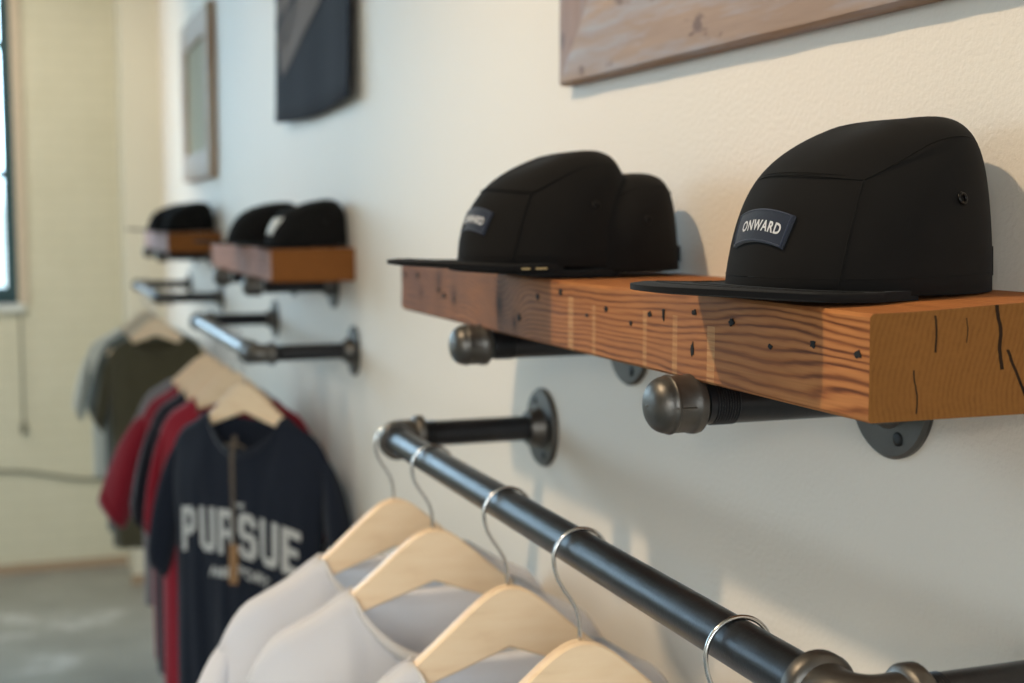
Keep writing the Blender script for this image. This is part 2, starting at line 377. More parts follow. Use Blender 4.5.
# ------------------------------------------------------------------ beams
def beam(name, label, y0, y1, W, z0, z1, mats, holes=(), seed=0, wear=.003, rise=.005):
    """local frame: x from -W to 0 (wall), y from 0 at the near end, z from 0 at the underside"""
    mb = MB(); L = y1-y0; H = z1-z0; NR = 90; rings = []
    for i in range(NR+1):
        y = L*i/NR
        endr = 0.0
        if y > L-.03: endr = 1-math.sqrt(max(0, 1-((y-(L-.03))/.03)**2))
        if y < .0015: y_in = .0008
        else: y_in = 0
        ring = []
        def pt(x, z):
            e = noise.noise(Vector((x*9+seed, y*7, z*9)))*.0016 + noise.noise(Vector((x*40, y*45+seed, z*40)))*.0006
            cx_, cz_ = -W/2, H/2
            fx = 1-endr*.10; fz = 1-endr*.22
            X = cx_+(x-cx_)*fx; Z = cz_+(z-cz_)*fz
            if x < -W+.001: X += abs(e)*.8
            edge = (abs(x+W) < .002 and z < .002)
            if edge: Z += abs(noise.noise(Vector((y*60, seed, 2.0))))*wear; X += abs(noise.noise(Vector((y*50, seed+4, 1))))*wear*.6
            if z > H-.004:
                far = sm(.10, .45, y) if rise > .004 else 0
                Z += rise*sm(-W, -W*.2, x)*(1-far) - .003*far
            X = min(X, -.0005)
            return (X, y, Z)
        a = .0022
        nx, nz = 14, 8
        for k in range(nx+1): ring.append(pt(-W+a+(W-2*a)*k/nx, 0))
        for k in range(nz+1): ring.append(pt(0, a+(H-2*a)*k/nz))
        for k in range(nx+1): ring.append(pt(-a-(W-2*a)*k/nx, H))
        for k in range(nz+1): ring.append(pt(-W, H-a-(H-2*a)*k/nz))
        if i == 0: ring = [(q[0], 0.0, q[2]) for q in ring]
        rings.append(ring)
    mb.rings(rings, cap0=False, cap1=True, mi=0)
    mb.add(rings[0], [tuple(range(len(rings[0])))], 1)
    # worn nail holes: near-black discs on the front face stand in for their shade
    for (hy, hz, ry, rz) in holes:
        n = 10; ry *= 1.2; rz *= 1.2; V = [( -W-.0007, hy, hz)]
        for j in range(n):
            q = 1+.25*math.sin(j*2.3+hy*90)
            V.append((-W-.0005, hy+ry*q*math.cos(2*PI*j/n), hz+rz*q*math.sin(2*PI*j/n)))
        for j in range(n): V.append((-W+.004, V[1+j][1], V[1+j][2]))
        F = [(0, 1+j, 1+(j+1) % n) for j in range(n)] + [(1+j, 1+(j+1) % n, 1+n+(j+1) % n, 1+n+j) for j in range(n)]
        mb.add(V, F, 2)
    o = mb.build(name, mats, None, angle=35); o.location = (0, y0, z0)
    return tag(o, label, 'shelf')
BW = .18
ZB, ZT = 1.659, 1.723
HOLES = [  # (distance along, height, half-width, half-height)
    (.375,.0425,.0030,.0020),(.326,.0343,.0022,.0016),(.291,.0440,.0026,.0018),(.267,.0454,.0016,.0040),(.217,.0503,.0026,.0017),
    (.219,.0229,.0019,.0042),(.162,.0472,.0026,.0021),(.110,.0350,.0022,.0013),(.059,.0412,.0024,.0021),(.011,.0395,.0028,.0020),
    (.838,.0278,.0050,.0030),(.535,.0438,.0034,.0026),(.477,.0514,.0036,.0026),(.416,.0343,.0026,.0014),(1.008,.0455,.0040,.0028),
    (.950,.0467,.0040,.0028),(.652,.0285,.0060,.0036),(.586,.0202,.0036,.0030),(.860,.0330,.0040,.0024),(.800,.0250,.0030,.0030)]
HOLES = [h for h in HOLES if h[0] != .652]
beam('shelf_beam', 'thick reclaimed wooden shelf beam with nail holes, nearest the camera, holding the ONWARD cap',
     .661, 1.705, BW, ZB, ZT, [M['beam1'], M['beam1end'], M['nail']], HOLES, 1)
beam('shelf_beam', 'reclaimed wooden shelf beam with brown end, second along the wall, above the maroon and navy shirts',
     2.70, 3.62, .172, ZB-.013, ZT-.012, [M['beam2'], M['beam2end'], M['nail']], ((.1,.04,.004,.004),), 5, rise=.002)
beam('shelf_beam', 'small-looking wooden shelf beam with greyish front, farthest along the wall near the corner',
     4.64, 5.56, BW, ZB-.004, ZT-.003, [M['beam3'], M['beam2end'], M['nail']], (), 9, rise=.002)

# ------------------------------------------------------------------ pipe fittings
PR = .0162
def flange(parent, y, z, name='flange'):
    mb = MB()
    mb.lathe([(-.0005, .0515), (.0035, .052), (.0065, .0495), (.0075, .028), (.011, .0255), (.022, .0228), (.024, .0218), (.0245, .0165)], (0, y, z), (-1, 0, 0), 48)
    o = mb.build(name, M['iron'], parent, angle=40)
    for k in range(4):
        a = PI/4 + k*PI/2 + .35
        s = MB(); yy, zz = y+.0375*math.cos(a), z+.0375*math.sin(a)
        s.lathe([(0, .0058), (.0010, .0056), (.0016, .003)], (-.0068, yy, zz), (-1, 0, 0), 14)
        s.build('screw', M['screw'], o, smooth=True)
    return o
def bracket(y, z, length, label, group=None):
    r = empty('pipe_bracket', (0, y, z), 0, label, 'pipe bracket', group)
    flange(r, 0, 0)
    mb = MB(); mb.tube([(-.02, 0, 0), (-length+.045, 0, 0)], PR, 28)
    # threads just behind the cap
    for k in range(9):
        x = -length+.050+k*.0022
        mb.lathe([(0, PR), (.0005, PR+.0007), (.0011, PR+.0007), (.0016, PR)], (x, 0, 0), (1, 0, 0), 28)
    mb.build('pipe', M['pipe'], r, angle=40)
    mb = MB(); R = .0212; o = -length+.040
    prof = [(0, PR), (0, R+.0006), (.0035, R+.0014), (.007, R+.0010), (.009, R), (.0215, R), (.0225, R+.0009), (.0240, R+.0009), (.025, R)]
    for k in range(1, 11): a = PI/2*k/10; prof.append((.025+.015*math.sin(a), R*math.cos(a)**.75 if k < 10 else 0))
    mb.lathe(prof, (o, 0, 0), (-1, 0, 0), 40)
    for k in range(2):   # casting ridge
        s = 1 if k else -1
        mb.tube([(o-.010, s*(R-.0003), 0), (o-.025, s*(R-.0003), 0), (o-.032, s*R*.83, 0), (o-.037, s*R*.5, 0), (o-.0398, 0, 0)], .0009, 6)
    mb.build('end_cap', M['iron'], r, angle=40)
    return r
ZP = ZB-PR-.0016
bracket(.885, ZP, .214, 'black iron pipe bracket with domed cap, nearest, under the near shelf beam')
bracket(1.372, ZP, .212, 'black iron pipe bracket under the far end of the near shelf beam')
bracket(2.90, ZP-.012, .2, 'dark pipe bracket under the near end of the second shelf beam')
bracket(3.36, ZP-.012, .2, 'dark pipe bracket under the far end of the second shelf beam')
bracket(4.86, ZP-.004, .2, 'dark pipe bracket under the near end of the farthest shelf beam')
bracket(5.38, ZP-.004, .2, 'dark pipe bracket under the far end of the farthest shelf beam')

def rail(ya, yb, z, label, X=-.209):
    r = empty('clothes_rail', (0, ya, z), 0, label, 'clothes rail')
    L = yb-ya; R = .0215
    mb = MB(); mb.tube([(X, .03, 0), (X, L-.03, 0)], PR, 32); mb.build('rail_pipe', M['pipe'], r, angle=40)
    for (y, s) in ((0, 1), (L, -1)):
        flange(r, y, 0)
        mb = MB(); mb.tube([(-.02, y, 0), (X+.03, y, 0)], PR, 28)
        for k in range(7):
            mb.lathe([(0, PR), (.0005, PR+.0007), (.0011, PR+.0007), (.0016, PR)], (X+.043+k*.0022, y, 0), (1, 0, 0), 28)
        mb.build('arm_pipe', M['pipe'], r, angle=40)
        mb = MB(); pts = []; rc = .020
        pts.append((X+.040, y, 0)); pts.append((X+.024, y, 0))
        for k in range(9):
            a = PI/2*k/8; pts.append((X+rc-rc*math.sin(a), y+s*(rc-rc*math.cos(a)), 0))
        pts.append((X, y+s*.024, 0)); pts.append((X, y+s*.040, 0))
        mb.tube(pts, R-.002, 28)
        mb.lathe([(0, PR), (0, R+.0012), (.0015, R+.0026), (.009, R+.0026), (.0115, R+.0008), (.014, R-.003)], (X+.043, y, 0), (-1, 0, 0), 32)
        mb.lathe([(0, PR), (0, R+.0012), (.0015, R+.0026), (.009, R+.0026), (.0115, R+.0008), (.014, R-.003)], (X, y+s*.043, 0), (0, -s, 0), 32)
        mb.build('elbow', M['iron'], r, angle=40)
    return r
ZR = 1.502; RX = -.209
rail(.624, 1.640, ZR, 'black iron pipe clothes rail in the foreground holding white shirts')
rail(2.713, 3.63, ZR, 'black iron pipe clothes rail above the navy and maroon shirts')
rail(4.66, 5.58, ZR, 'black iron pipe clothes rail farthest away above the olive shirt')

# ------------------------------------------------------------------ hangers
def zh(x):
    x = abs(x); return -(math.sqrt(x*x+.034**2)-.034)*1.12*(1-.33*sm(.03, .22, x))
HB = {}
def make_hanger(name, y, yaw, half, wood, label, group=None, X=RX, base=None):
    zt = ZR - .0775
    if base is not None:
        r = copy_tree(base); r.location = (X, y, zt); r.rotation_euler = (0, 0, yaw); r['label'] = label
        if group: r['group'] = group
        return r
    r = empty(name, (X, y, zt), yaw, label, 'clothes hanger', group)
    mb = MB(); rings = []; N = 60; T = .0065
    for i in range(N+1):
        x = -half + 2*half*i/N; ax = abs(x)
        zt_ = zh(x); h = zt_ + .060 + .36*ax + .25*max(0, ax-.08)**1.3
        e = sm(half-.012, half, ax); h *= (1-.45*e); zt_ -= .006*e
        yb = .007*sm(.03, half, ax)    # gentle forward bow of the arms
        zb = zt_-h; c = .0022; th = T*(1-.15*e)
        ring = [(x, yb-th+c, zt_), (x, yb+th-c, zt_), (x, yb+th, zt_-c), (x, yb+th, zb+c), (x, yb+th-c, zb), (x, yb-th+c, zb), (x, yb-th, zb+c), (x, yb-th, zt_-c)]
        rings.append(ring)
    mb.rings(rings); mb.build('wooden_arms', wood, r, angle=30)
    pts = [(0, 0, -.006), (0, 0, .006), (0, 0, .020), (-.0022, 0, .027), (-.008, 0, .036), (-.0165, 0, .045), (-.0220, 0, .054)]
    cz = .0711; Rr = .0245
    for k in range(22):
        a = math.radians(205 - k*(205-12)/21); pts.append((Rr*math.cos(a), 0, cz+Rr*math.sin(a)))
    # smooth
    P = [Vector(p) for p in pts]
    for _ in range(2): P = [P[0]] + [(P[i-1]+P[i]*2+P[i+1])/4 for i in range(1, len(P)-1)] + [P[-1]]
    mb = MB(); mb.tube(P, .0017, 10); mb.lathe([(0, .0015), (.001, .0022), (.003, .0022), (.004, .0015)], P[-1]-Vector((0, 0, .002)), (0, 0, 1), 10)
    mb.build('hook', M['steel'], r, smooth=True)
    return r

# ------------------------------------------------------------------ T-shirts
NW = .093
def tee(y, yaw, label, mat, rib, W=.19, L=.70, bw=.215, th=.045, slv=(1., 1.), seed=0, group=None, X=RX, tilt=0., front_drop=.075, extra=None, body_pull=0.0, sl=0.0):
    """front faces local -Y; origin at the hanger top; tee surface functions returned for printing"""
    zt = ZR-.0775
    r = empty('t_shirt', (X, y, zt), yaw, label, 't-shirt', group)
    def ztop(x, back):
        ax = abs(x)
        if ax >= NW: return zh(ax)+.0035+.0055*sm(NW, NW+.012, ax)-.030*max(0, (ax-W+.04)/.04)**2
        e = zh(NW)+.0035; q = math.cos(PI/2*ax/NW)**.62
        return e - q*(.018 if back else front_drop)
    def half_at(t): 
        return W + (bw-W)*sm(0, .35, t) + body_pull*t
    def surf(s, t, side):
        w = half_at(t); x = s*w
        zt0 = ztop(s*W, side > 0)
        z = zt0 + (-L - zt0)*t
        d = max(0, 1-abs(s)**2.4)**.5
        ax = abs(s*W)
        g0 = .24*sm(0, .012, t) if ax > NW else .24+.5*math.cos(PI/2*ax/NW)
        g = g0 + (1-g0)*sm(0, .22, t)
        fold = (.0075*math.sin(9*s+seed+1.5*t) + .005*math.sin(17*s+2*seed-2*t))*sm(.1, .9, t) + .0022*math.sin(31*s+seed)*sm(0, .5, t)
        yv = side*(max(th, .036)*d*g + (.0015 if t > .005 or ax < NW else 0)) + fold*(.35+.65*d)
        if ax < NW+.03 and side > 0: yv += .004
        yv += .007*sm(.05, W, ax)*(1-sm(0, .2, t))
        return Vector((x, yv, z))
    NS, NTt = 48, 34
    mb = MB()
    for side in (-1, 1):
        V = [surf(-1+2*i/NS, (j/NTt)**1.25, side) for j in range(NTt+1) for i in range(NS+1)]
        F = [(j*(NS+1)+i, j*(NS+1)+i+1, (j+1)*(NS+1)+i+1, (j+1)*(NS+1)+i) for j in range(NTt) for i in range(NS)]
        mb.add(V, F)
    o = mb.build('body', mat, r, smooth=True)
    m = o.modifiers.new('thick', 'SOLIDIFY'); m.thickness = .0012; m.offset = 0
    # sleeves
    for sgn, k in ((-1, slv[0]), (1, slv[1])):
        mb = MB(); rings = []; zs = zh(W)-.012
        for i in range(11):
            q = i/10
            top = Vector((W-.016+ (.015+.115*k)*q, 0, zs+.001 - .030*q - (.115+sl)*q*q))
            bot = Vector((W-.004+ (.055*k)*q, 0, zs-.175 - (.040+sl)*q))
            c = (top+bot)/2; hv = (top-bot)/2
            ring = []
            for j in range(28):
                a = 2*PI*j/28
                ww = (.007+.030*math.sin(PI*min(.8, q*.7+.02)))*(1-.3*math.cos(a)**2)
                p = c + hv*math.cos(a) + Vector((0, ww*math.sin(a) + .003*math.sin(3*a+seed+q*4), 0))
                p.x *= sgn; p.y += .008
                ring.append(p)
            rings.append(ring)
        mb.rings(rings, cap0=False, cap1=False); o = mb.build('sleeve', mat, r, smooth=True)
        m = o.modifiers.new('thick', 'SOLIDIFY'); m.thickness = .0012; m.offset = 0
        h = MB(); h.rings([[p + (c2:=Vector((0,0,0))) + Vector((0, (-.0012 if p.y < .008 else .0012), 0)) for p in rg] for rg in rings[-2:]], cap0=False, cap1=False)
        ho = h.build('sleeve_hem', rib, o, smooth=True); m = ho.modifiers.new('thick', 'SOLIDIFY'); m.thickness = .0008; m.offset = 0
    # collar rib
    mb = MB(); 
    for side in (-1, 1):
        K = 30; rows = []
        for q in (0, .5, 1):
            row = []
            for i in range(K+1):
                x = -NW-.004 + (2*NW+.008)*i/K; s = x/W
                e = min(1, abs(x)/NW)
                # widen outward, perpendicular to the neckline
                p = surf(s*(1+.16*q*e), 0, side) if False else surf(s + .085*q*e**3*(1 if x > 0 else -1), .0, side)
                p.z -= .017*q*(1-.55*e**3)
                p.y += side*(.0022+.001*q)
                row.append(p)
            rows.append(row)
        mb.rings(rows, closed=False)
    o = mb.build('collar', rib, r, smooth=True); m = o.modifiers.new('thick', 'SOLIDIFY'); m.thickness = .0018; m.offset = 0
    if extra: extra(r, surf, W, L, half_at, ztop)
    return r, surf

def text_verts(body, size, offset=.0, spacing=1.0):
    cu = bpy.data.curves.new('txt', 'FONT'); cu.body = body; cu.size = size; cu.offset = offset
    cu.align_x = 'CENTER'; cu.space_character = spacing; cu.resolution_u = 3
    ob = bpy.data.objects.new('txt', cu); C.objects.link(ob)
    dg = bpy.context.evaluated_depsgraph_get(); dg.update()
    me = bpy.data.meshes.new_from_object(ob.evaluated_get(dg))
    bpy.data.objects.remove(ob)
    import bmesh
    bm = bmesh.new(); bm.from_mesh(me)
    for _ in range(2):
        long = [e for e in bm.edges if e.calc_length() > size*.12]
        if long: bmesh.ops.subdivide_edges(bm, edges=long, cuts=1)
    bmesh.ops.triangulate(bm, faces=bm.faces)
    bm.to_mesh(me); bm.free()
    V = [tuple(v.co) for v in me.vertices]; F = [tuple(p.vertices) for p in me.polygons]
    return V, F

# block letters built from rectangles and slanted quads on a 4 x 7 grid
GL = {'P': [(0,0,1.3,7),(1.3,5.7,3.3,7),(1.3,2.6,3.3,3.9),(2.8,3.2,4.1,6.4)],
      'U': [(0,.7,1.3,7),(2.8,.7,4.1,7),(.6,0,3.5,1.3)],
      'R': [(0,0,1.3,7),(1.3,5.7,3.3,7),(1.3,2.7,3.3,3.9),(2.8,3.3,4.1,6.4),(2.8,0,4.1,2.9)],
      'S': [(.6,0,3.5,1.3),(2.8,.7,4.1,3.5),(.5,2.9,3.6,4.1),(0,3.6,1.3,6.4),(.6,5.7,3.5,7),(2.8,5.0,4.1,6.3),(0,.7,1.3,2.0)],
      'E': [(0,0,1.3,7),(1.3,0,4,1.3),(1.3,2.9,3.4,4.1),(1.3,5.7,4,7)]}
TZ, TS = -.385, .095
def navy_extra(r, surf, W, L, half_at, ztop):
    import bmesh
    def onto(u, w):   # u across, w height (local z) -> shirt front
        lo, hi = 0., 1.
        s = u/W
        for _ in range(24):
            t = (lo+hi)/2; s = u/half_at(t)
            if surf(s, t, -1).z > w: lo = t
            else: hi = t
        p = surf(s, t, -1); p.y -= .0016; return p
    H = .098; sc_ = H/7; su = .0106; wd = 5.0*su
    word = 'PURSUE'; tot = len(word)*wd - .9*su; mb = MB(); q = 0
    for i, ch in enumerate(word):
        x0 = -tot/2 + i*wd
        for (a0, b0, a1, b1) in GL[ch]:
            q += 1; na = max(2, int((a1-a0)*1.6)); nb_ = max(2, int((b1-b0)*1.4)); V = []
            for jj in range(nb_+1):
                for ii in range(na+1):
                    u = x0 + (a0+(a1-a0)*ii/na)*su; w = (b0+(b1-b0)*jj/nb_)*sc_
                    p = onto(u, TZ + .020*(1-(u/(tot/2))**2) - TS*u + w); p.y -= .00012*(q % 7); V.append(p)
            mb.add(V, [(jj*(na+1)+ii, jj*(na+1)+ii+1, (jj+1)*(na+1)+ii+1, (jj+1)*(na+1)+ii) for jj in range(nb_) for ii in range(na)])
    for (txt, cx_, sl, w0) in (('AMER', -.036, -.06, TZ-.028), ('PORT', .040, -.30, TZ-.030)):
        tv, tf = text_verts(txt, .032, .0009)
        mb.add([onto(cx_+v[0], w0+v[1]+(-sl if cx_ < 0 else sl)*v[0]) for v in tv], tf)
    tv, tf = text_verts('THE', .016, .0005)
    mb.add([onto(v[0]+.004, TZ+.125+v[1]) for v in tv], tf)
    o = mb.build('shirt_lettering', M['tee_print'], r)
    o['label'] = 'off-white arched PURSUE print'

# foreground white shirts on their hangers
G1 = None
h1 = make_hanger('clothes_hanger', 1.624, math.radians(4), .166, M['hanger'], 'wooden hanger hooked right beside the far elbow of the foreground rail')
tee(1.624, math.radians(4), 'sheer white t-shirt hanging farthest along the foreground rail, beside the navy shirt', M['white'], M['white_rib'], W=.222, bw=.222, slv=(.6, .0), seed=1, L=.72, sl=.04)
make_hanger('clothes_hanger', 1.452, math.radians(-3), .19, M['hanger'], 'pale wooden hanger, second from the far end of the foreground rail', base=h1)
tee(1.452, math.radians(-3), 'sheer white t-shirt with wide neckline, second from the far end of the foreground rail', M['white'], M['white_rib'], W=.212, bw=.215, slv=(.5, .0), seed=2, L=.72, sl=.04)
make_hanger('clothes_hanger', 1.20, math.radians(0), .19, M['hanger'], 'pale wooden hanger, third from the far end of the foreground rail', base=h1)
tee(1.20, math.radians(0), 'sheer white t-shirt, third from the far end of the foreground rail', M['white'], M['white_rib'], W=.190, bw=.20, slv=(.5, .0), seed=3, L=.72)
make_hanger('clothes_hanger', 1.02, math.radians(0), .19, M['hanger'], 'wooden hanger with dark grain streaks, fourth from the far end of the foreground rail', base=h1)
tee(1.02, math.radians(0), 'white t-shirt on the fourth hanger, just below the picture edge', M['white'], M['white_rib'], W=.188, bw=.20, slv=(.5, .0), seed=4, L=.72)
make_hanger('clothes_hanger', .755, math.radians(0), .19, M['hanger'], 'hanger whose steel hook loops over the foreground rail beside the near elbow', base=h1)

# second rail
R_ = math.radians
hb = []
def pair(y, yaw, hlabel, tlabel, mat, rib, wood='hanger', dx=0.0, **kw):
    dx *= .75
    make_hanger('clothes_hanger', y, R_(yaw), .168, M[wood], hlabel, X=RX+dx)
    return tee(y, R_(yaw), tlabel, mat, rib, X=RX+dx, **kw)
pair(2.86, -45, 'wooden hanger holding the navy lettered shirt', 'navy t-shirt with arched off-white PURSUE lettering', M['navy'], M['navy_rib'], dx=.008, W=.200, bw=.188, th=.032, slv=(.60, .62), seed=5, L=.78, sl=.09, extra=navy_extra)
pair(3.10, -32, 'wooden hanger directly behind the navy shirt hanger', 'crimson t-shirt hanging directly behind the navy lettered shirt', M['crimson'], M['maroon'], dx=.02, W=.185, bw=.185, slv=(.4, .4), seed=6, L=.80, sl=.06, th=.03)
pair(3.23, -30, 'wooden hanger of the black shirt, between two red shirts', 'black t-shirt hanging between the two red shirts', M['black_tee'], M['black_tee'], dx=.01, W=.185, bw=.18, slv=(.5, .4), seed=7, L=.76, sl=.06, th=.03)
pair(3.36, -26, 'wooden hanger of the farther red shirt', 'maroon t-shirt with its sleeve sticking out left, behind the black shirt', M['maroon'], M['maroon'], dx=.01, W=.19, bw=.17, slv=(1.05, .4), seed=8, L=.76, sl=.08, th=.03)
pair(3.50, -26, 'wooden hanger farthest along the second rail', 'heather grey t-shirt, last on the second rail behind the maroon one', M['grey_tee'], M['grey_tee'], dx=.01, W=.185, bw=.18, slv=(.5, .4), seed=9, L=.66, sl=.03, th=.03)
# third rail
pair(4.80, -14, 'tan hanger holding the olive shirt on the farthest rail', 'olive green t-shirt hanging on the farthest rail', M['olive'], M['olive'], W=.17, bw=.165, slv=(.45, .0), seed=10, L=.80, sl=.06, front_drop=.05)
pair(4.98, -10, 'bleached pale hanger behind the olive shirt', 'dark slate t-shirt showing behind the olive shirt', M['slate'], M['slate'], wood='hanger_pale', W=.18, bw=.17, slv=(.45, .0), seed=11, L=.78, sl=.05, front_drop=.05)
pair(5.20, -8, 'bleached pale hanger at the very back of the farthest rail', 'cream white t-shirt hanging last on the farthest rail', M['cream_tee'], M['cream_tee'], wood='hanger_pale', W=.215, bw=.20, slv=(.5, .0), seed=12, L=.62, sl=.05, front_drop=.05)

# swing tag on the navy shirt
_yaw = R_(-45); org = Vector((RX+.006, 2.86, ZR-.0775)); rm = Matrix.Rotation(_yaw, 3, 'Z')
def nv(x, yy, z): return org + rm @ Vector((x, yy, z))
r = empty('swing_tag', nv(.0, -.06, -.26), 0, 'kraft swing tag on a looped string hanging down the front of the navy shirt', 'tag')
inv = -Vector(r.location)
mb = MB()
for dx in (-.0035, .0035): mb.tube([nv(.0+dx, -.040, -.105)+inv, nv(dx*.9, -.052, -.150)+inv, nv(dx*.6, -.050, -.345)+inv], .0019, 8)
mb.tube([nv(-.024, -.044, -.128)+inv, nv(-.010, -.048, -.122)+inv, nv(.0, -.051, -.126)+inv, nv(.014, -.047, -.122)+inv, nv(.027, -.042, -.130)+inv], .0022, 8)
mb.build('string', M['string'], r, smooth=True)
mb = MB()
a = [nv(-.011, -.051, -.335), nv(.011, -.051, -.335), nv(.011, -.054, -.420), nv(-.011, -.054, -.420)]
d = rm @ Vector((0, -.0012, 0))
V = [p+inv for p in a] + [p+inv+d for p in a]
mb.add(V, [(0,1,2,3),(7,6,5,4),(0,4,5,1),(1,5,6,2),(2,6,7,3),(3,7,4,0)])
mb.build('card', M['card'], r)

# ------------------------------------------------------------------ caps
def make_cap(loc, heading, label, a=.100, b_=.083, hs=1.0, group=None, patch=True, BL=.075, round_patch=False, lean=0.0, sticker=False, cap_mat=None, tip=0.0):
    """local +X = forward; crown base at z=0"""
    r = empty('five_panel_cap', loc, heading, label, 'cap', group)
    r.rotation_euler = (0, tip, heading)
    HT = .118*hs
    def crown(az, w):
        """az from front, w 0 base .. 1 top"""
        ang = w*PI/2
        e = .50 - .14*sm(.1, -.9, math.cos(az))
        c = max(0, math.cos(ang))**e; s_ = math.sin(ang)**(.82)
        ca, sa = math.cos(az), math.sin(az)
        pinch = 1 + .02*abs(sa)
        x = a*ca*c; y = b_*sa*c*pinch
        # the front panel leans back, the top rises toward the rear and drops to a flat back
        f = x/a
        H = HT*(1.00 - .19*sm(-.55, 1.0, f) - .05*sm(-.6, -1.0, f))
        z = H*s_
        x -= .014*(z/HT)*max(0, ca) ; x -= .006*(z/HT)**2
        y *= 1 - .06*(z/HT)
        return Vector((x, y, z))
    NA, NWW = 96, 26
    rings = [[crown(2*PI*j/NA, (i/NWW)) for j in range(NA)] for i in range(NWW)]
    # gentle cloth unevenness
    for i, rg in enumerate(rings):
        for p in rg:
            k = sm(0, 4, i)
            dn = noise.noise(Vector((p.x*16+loc[1]*7, p.y*16, p.z*14)))*.0030*k
            q = Vector((p.x, p.y, p.z*.5)).normalized(); p += q*dn
    top = sum((Vector(p) for p in rings[-1]), Vector())/NA
    mb = MB(); mb.rings(rings, cap0=False, cap1=True)
    o = mb.build('crown', cap_mat or M['cap'], r, smooth=True)
    m = o.modifiers.new('thick', 'SOLIDIFY'); m.thickness = .0014; m.offset = -1
    # seams: front-panel sides, top panel edges, front panel top edge
    def line(pts, rad=.0006, name='seam'):
        mb = MB(); mb.tube(pts, rad, 6); mb.build(name, M['seam'], r, smooth=True)
    def off(p, d=.0006):
        q = Vector((p.x, p.y, p.z*.6)).normalized(); return p+q*d
    for sgn in (-1, 1):
        pts = [off(crown(sgn*R_(45+ 6*k/20), .02+.44*k/20)) for k in range(21)]; line(pts)
        line([off(crown(sgn*R_(51+ 98*(k/24)), .46 + .17*math.sin(PI*k/24*.85))) for k in range(25)])
    fs = lambda k: (R_(-51+102*k/36), .46 + .075*math.cos(R_((-51+102*k/36)*90/51)))
    line([off(crown(*fs(k))) for k in range(37)])
    line([off(crown(fs(k)[0], fs(k)[1]+.022), .0002) for k in range(37)], .0003, 'topstitching')
    line([off(crown(2*PI*k/60, .040), .0002) for k in range(61)], .0003, 'topstitching')
    # side eyelets
    for sgn in (-1, 1):
        azc, wc = sgn*R_(101), .30
        p = crown(azc, wc); n_ = (crown(azc+.03, wc)-p).cross(crown(azc, wc+.02)-p).normalized()
        if n_.y*sgn < 0: n_ = -n_
        mb = MB(); u = n_.cross(Vector((0, 0, 1))).normalized(); v = n_.cross(u)
        rg = []
        for k in range(20):
            A = 2*PI*k/20; cdir = u*math.cos(A)+v*math.sin(A)
            rg.append([p+n_*.0014+cdir*.0033 + (cdir*math.cos(B)+n_*math.sin(B))*.0011 for B in [2*PI*q/8 for q in range(8)]])
        mb.rings(rg, loop=True); mb.build('eyelet', M['eyelet'], r, smooth=True)
    # brim: flat slab with a rounded front
    def outer(t):
        az = R_(-78+156*t); 
        ox = (a+BL)*math.cos(az)**.72 if math.cos(az) > 0 else 0
        oy = (b_+.002)*(math.sin(az))*1.02
        return ox, oy
    N = 48; NRr = 8
    topv = []; botv = []
    for i in range(N+1):
        t_ = i/N; az = R_(-78+156*t_)
        ip = crown(az, 0.0); ix, iy = ip.x*.97, ip.y*.97; ox, oy = outer(t_)
        for j in range(NRr+1):
            q = j/NRr; x = ix+(ox-ix)*q; y = iy+(oy-iy)*q
            zc_ = .0040*sm(.06, .17, x) - .0008*(y/b_)**2*sm(.02, .12, x)
            edge = 1 if j < NRr else .6
            topv.append((x, y, zc_ + .0031*edge)); botv.append((x, y, zc_ - .0031*edge))
    mb = MB(); W_ = NRr+1; nb = len(topv)
    F = []
    for i in range(N):
        for j in range(NRr):
            q = (i*W_+j, (i+1)*W_+j, (i+1)*W_+j+1, i*W_+j+1); F.append(q); F.append(tuple(nb+k for k in q[::-1]))
    for i in range(N):
        k0, k1 = i*W_+NRr, (i+1)*W_+NRr; F.append((k0, k1, nb+k1, nb+k0))
        k0, k1 = i*W_, (i+1)*W_; F.append((k1, k0, nb+k0, nb+k1))
    for j in range(NRr):
        F.append((j+1, j, nb+j, nb+j+1)); F.append((N*W_+j, N*W_+j+1, nb+N*W_+j+1, nb+N*W_+j))
    mb.add(topv+botv, F); br_ = mb.build('brim', M['brim'], r, angle=60)
    # brim stitching rows
    for row in (3, 6):
        mb = MB(); pts = [Vector(topv[i*W_+row])+Vector((0, 0, .0001)) for i in range(2, N-1)]
        mb.tube(pts, .00035, 5); mb.build('topstitching', M['seam'], br_, smooth=True)
    # back strap
    mb = MB(); rgs = []
    for k in range(17):
        az = PI + R_(-34+68*k/16); p0 = crown(az, .03); p1 = crown(az, .12); nrm = Vector((math.cos(az), math.sin(az), 0))
        rgs.append([p0+nrm*.0012, p1+nrm*.0012, p1+nrm*.0018, p0+nrm*.0018])
    mb.rings(rgs); mb.build('back_strap', M['brim'], r, angle=40)
    if patch:
        # arched woven patch on the front panel: fan shape, mapped on the crown
        def fan(u, v, d):
            """u -1..1 across, v 0..1 up, in patch space"""
            half = .0285*(.86+.14*v); arc = .0048*(1-u*u)
            if round_patch: half = .030*(.45+.55*sm(0, .8, v))*(1-.25*sm(.8, 1, v)); v = v*2.0-.3
            xx = u*half; zz = .0285 + arc + v*.0215
            # az from arc length, w from height
            az = xx/(.5*(a*.72+b_))   # local +Y is on the wearer's left; the text reads from the right
            lo, hi = 0., .9
            for _ in range(22):
                mid = (lo+hi)/2
                if crown(az, mid).z < zz: lo = mid
                else: hi = mid
            p = crown(az, mid); p2 = crown(az+.02, mid)-p; p3 = crown(az, mid+.02)-p
            nn = p2.cross(p3).normalized()
            if nn.x < 0: nn = -nn
            return p+nn*d
        FL = -1
        mb = MB(); K, J = 20, 6
        Vt = [fan(-1+2*i/K, j/J, .0013) for j in range(J+1) for i in range(K+1)]
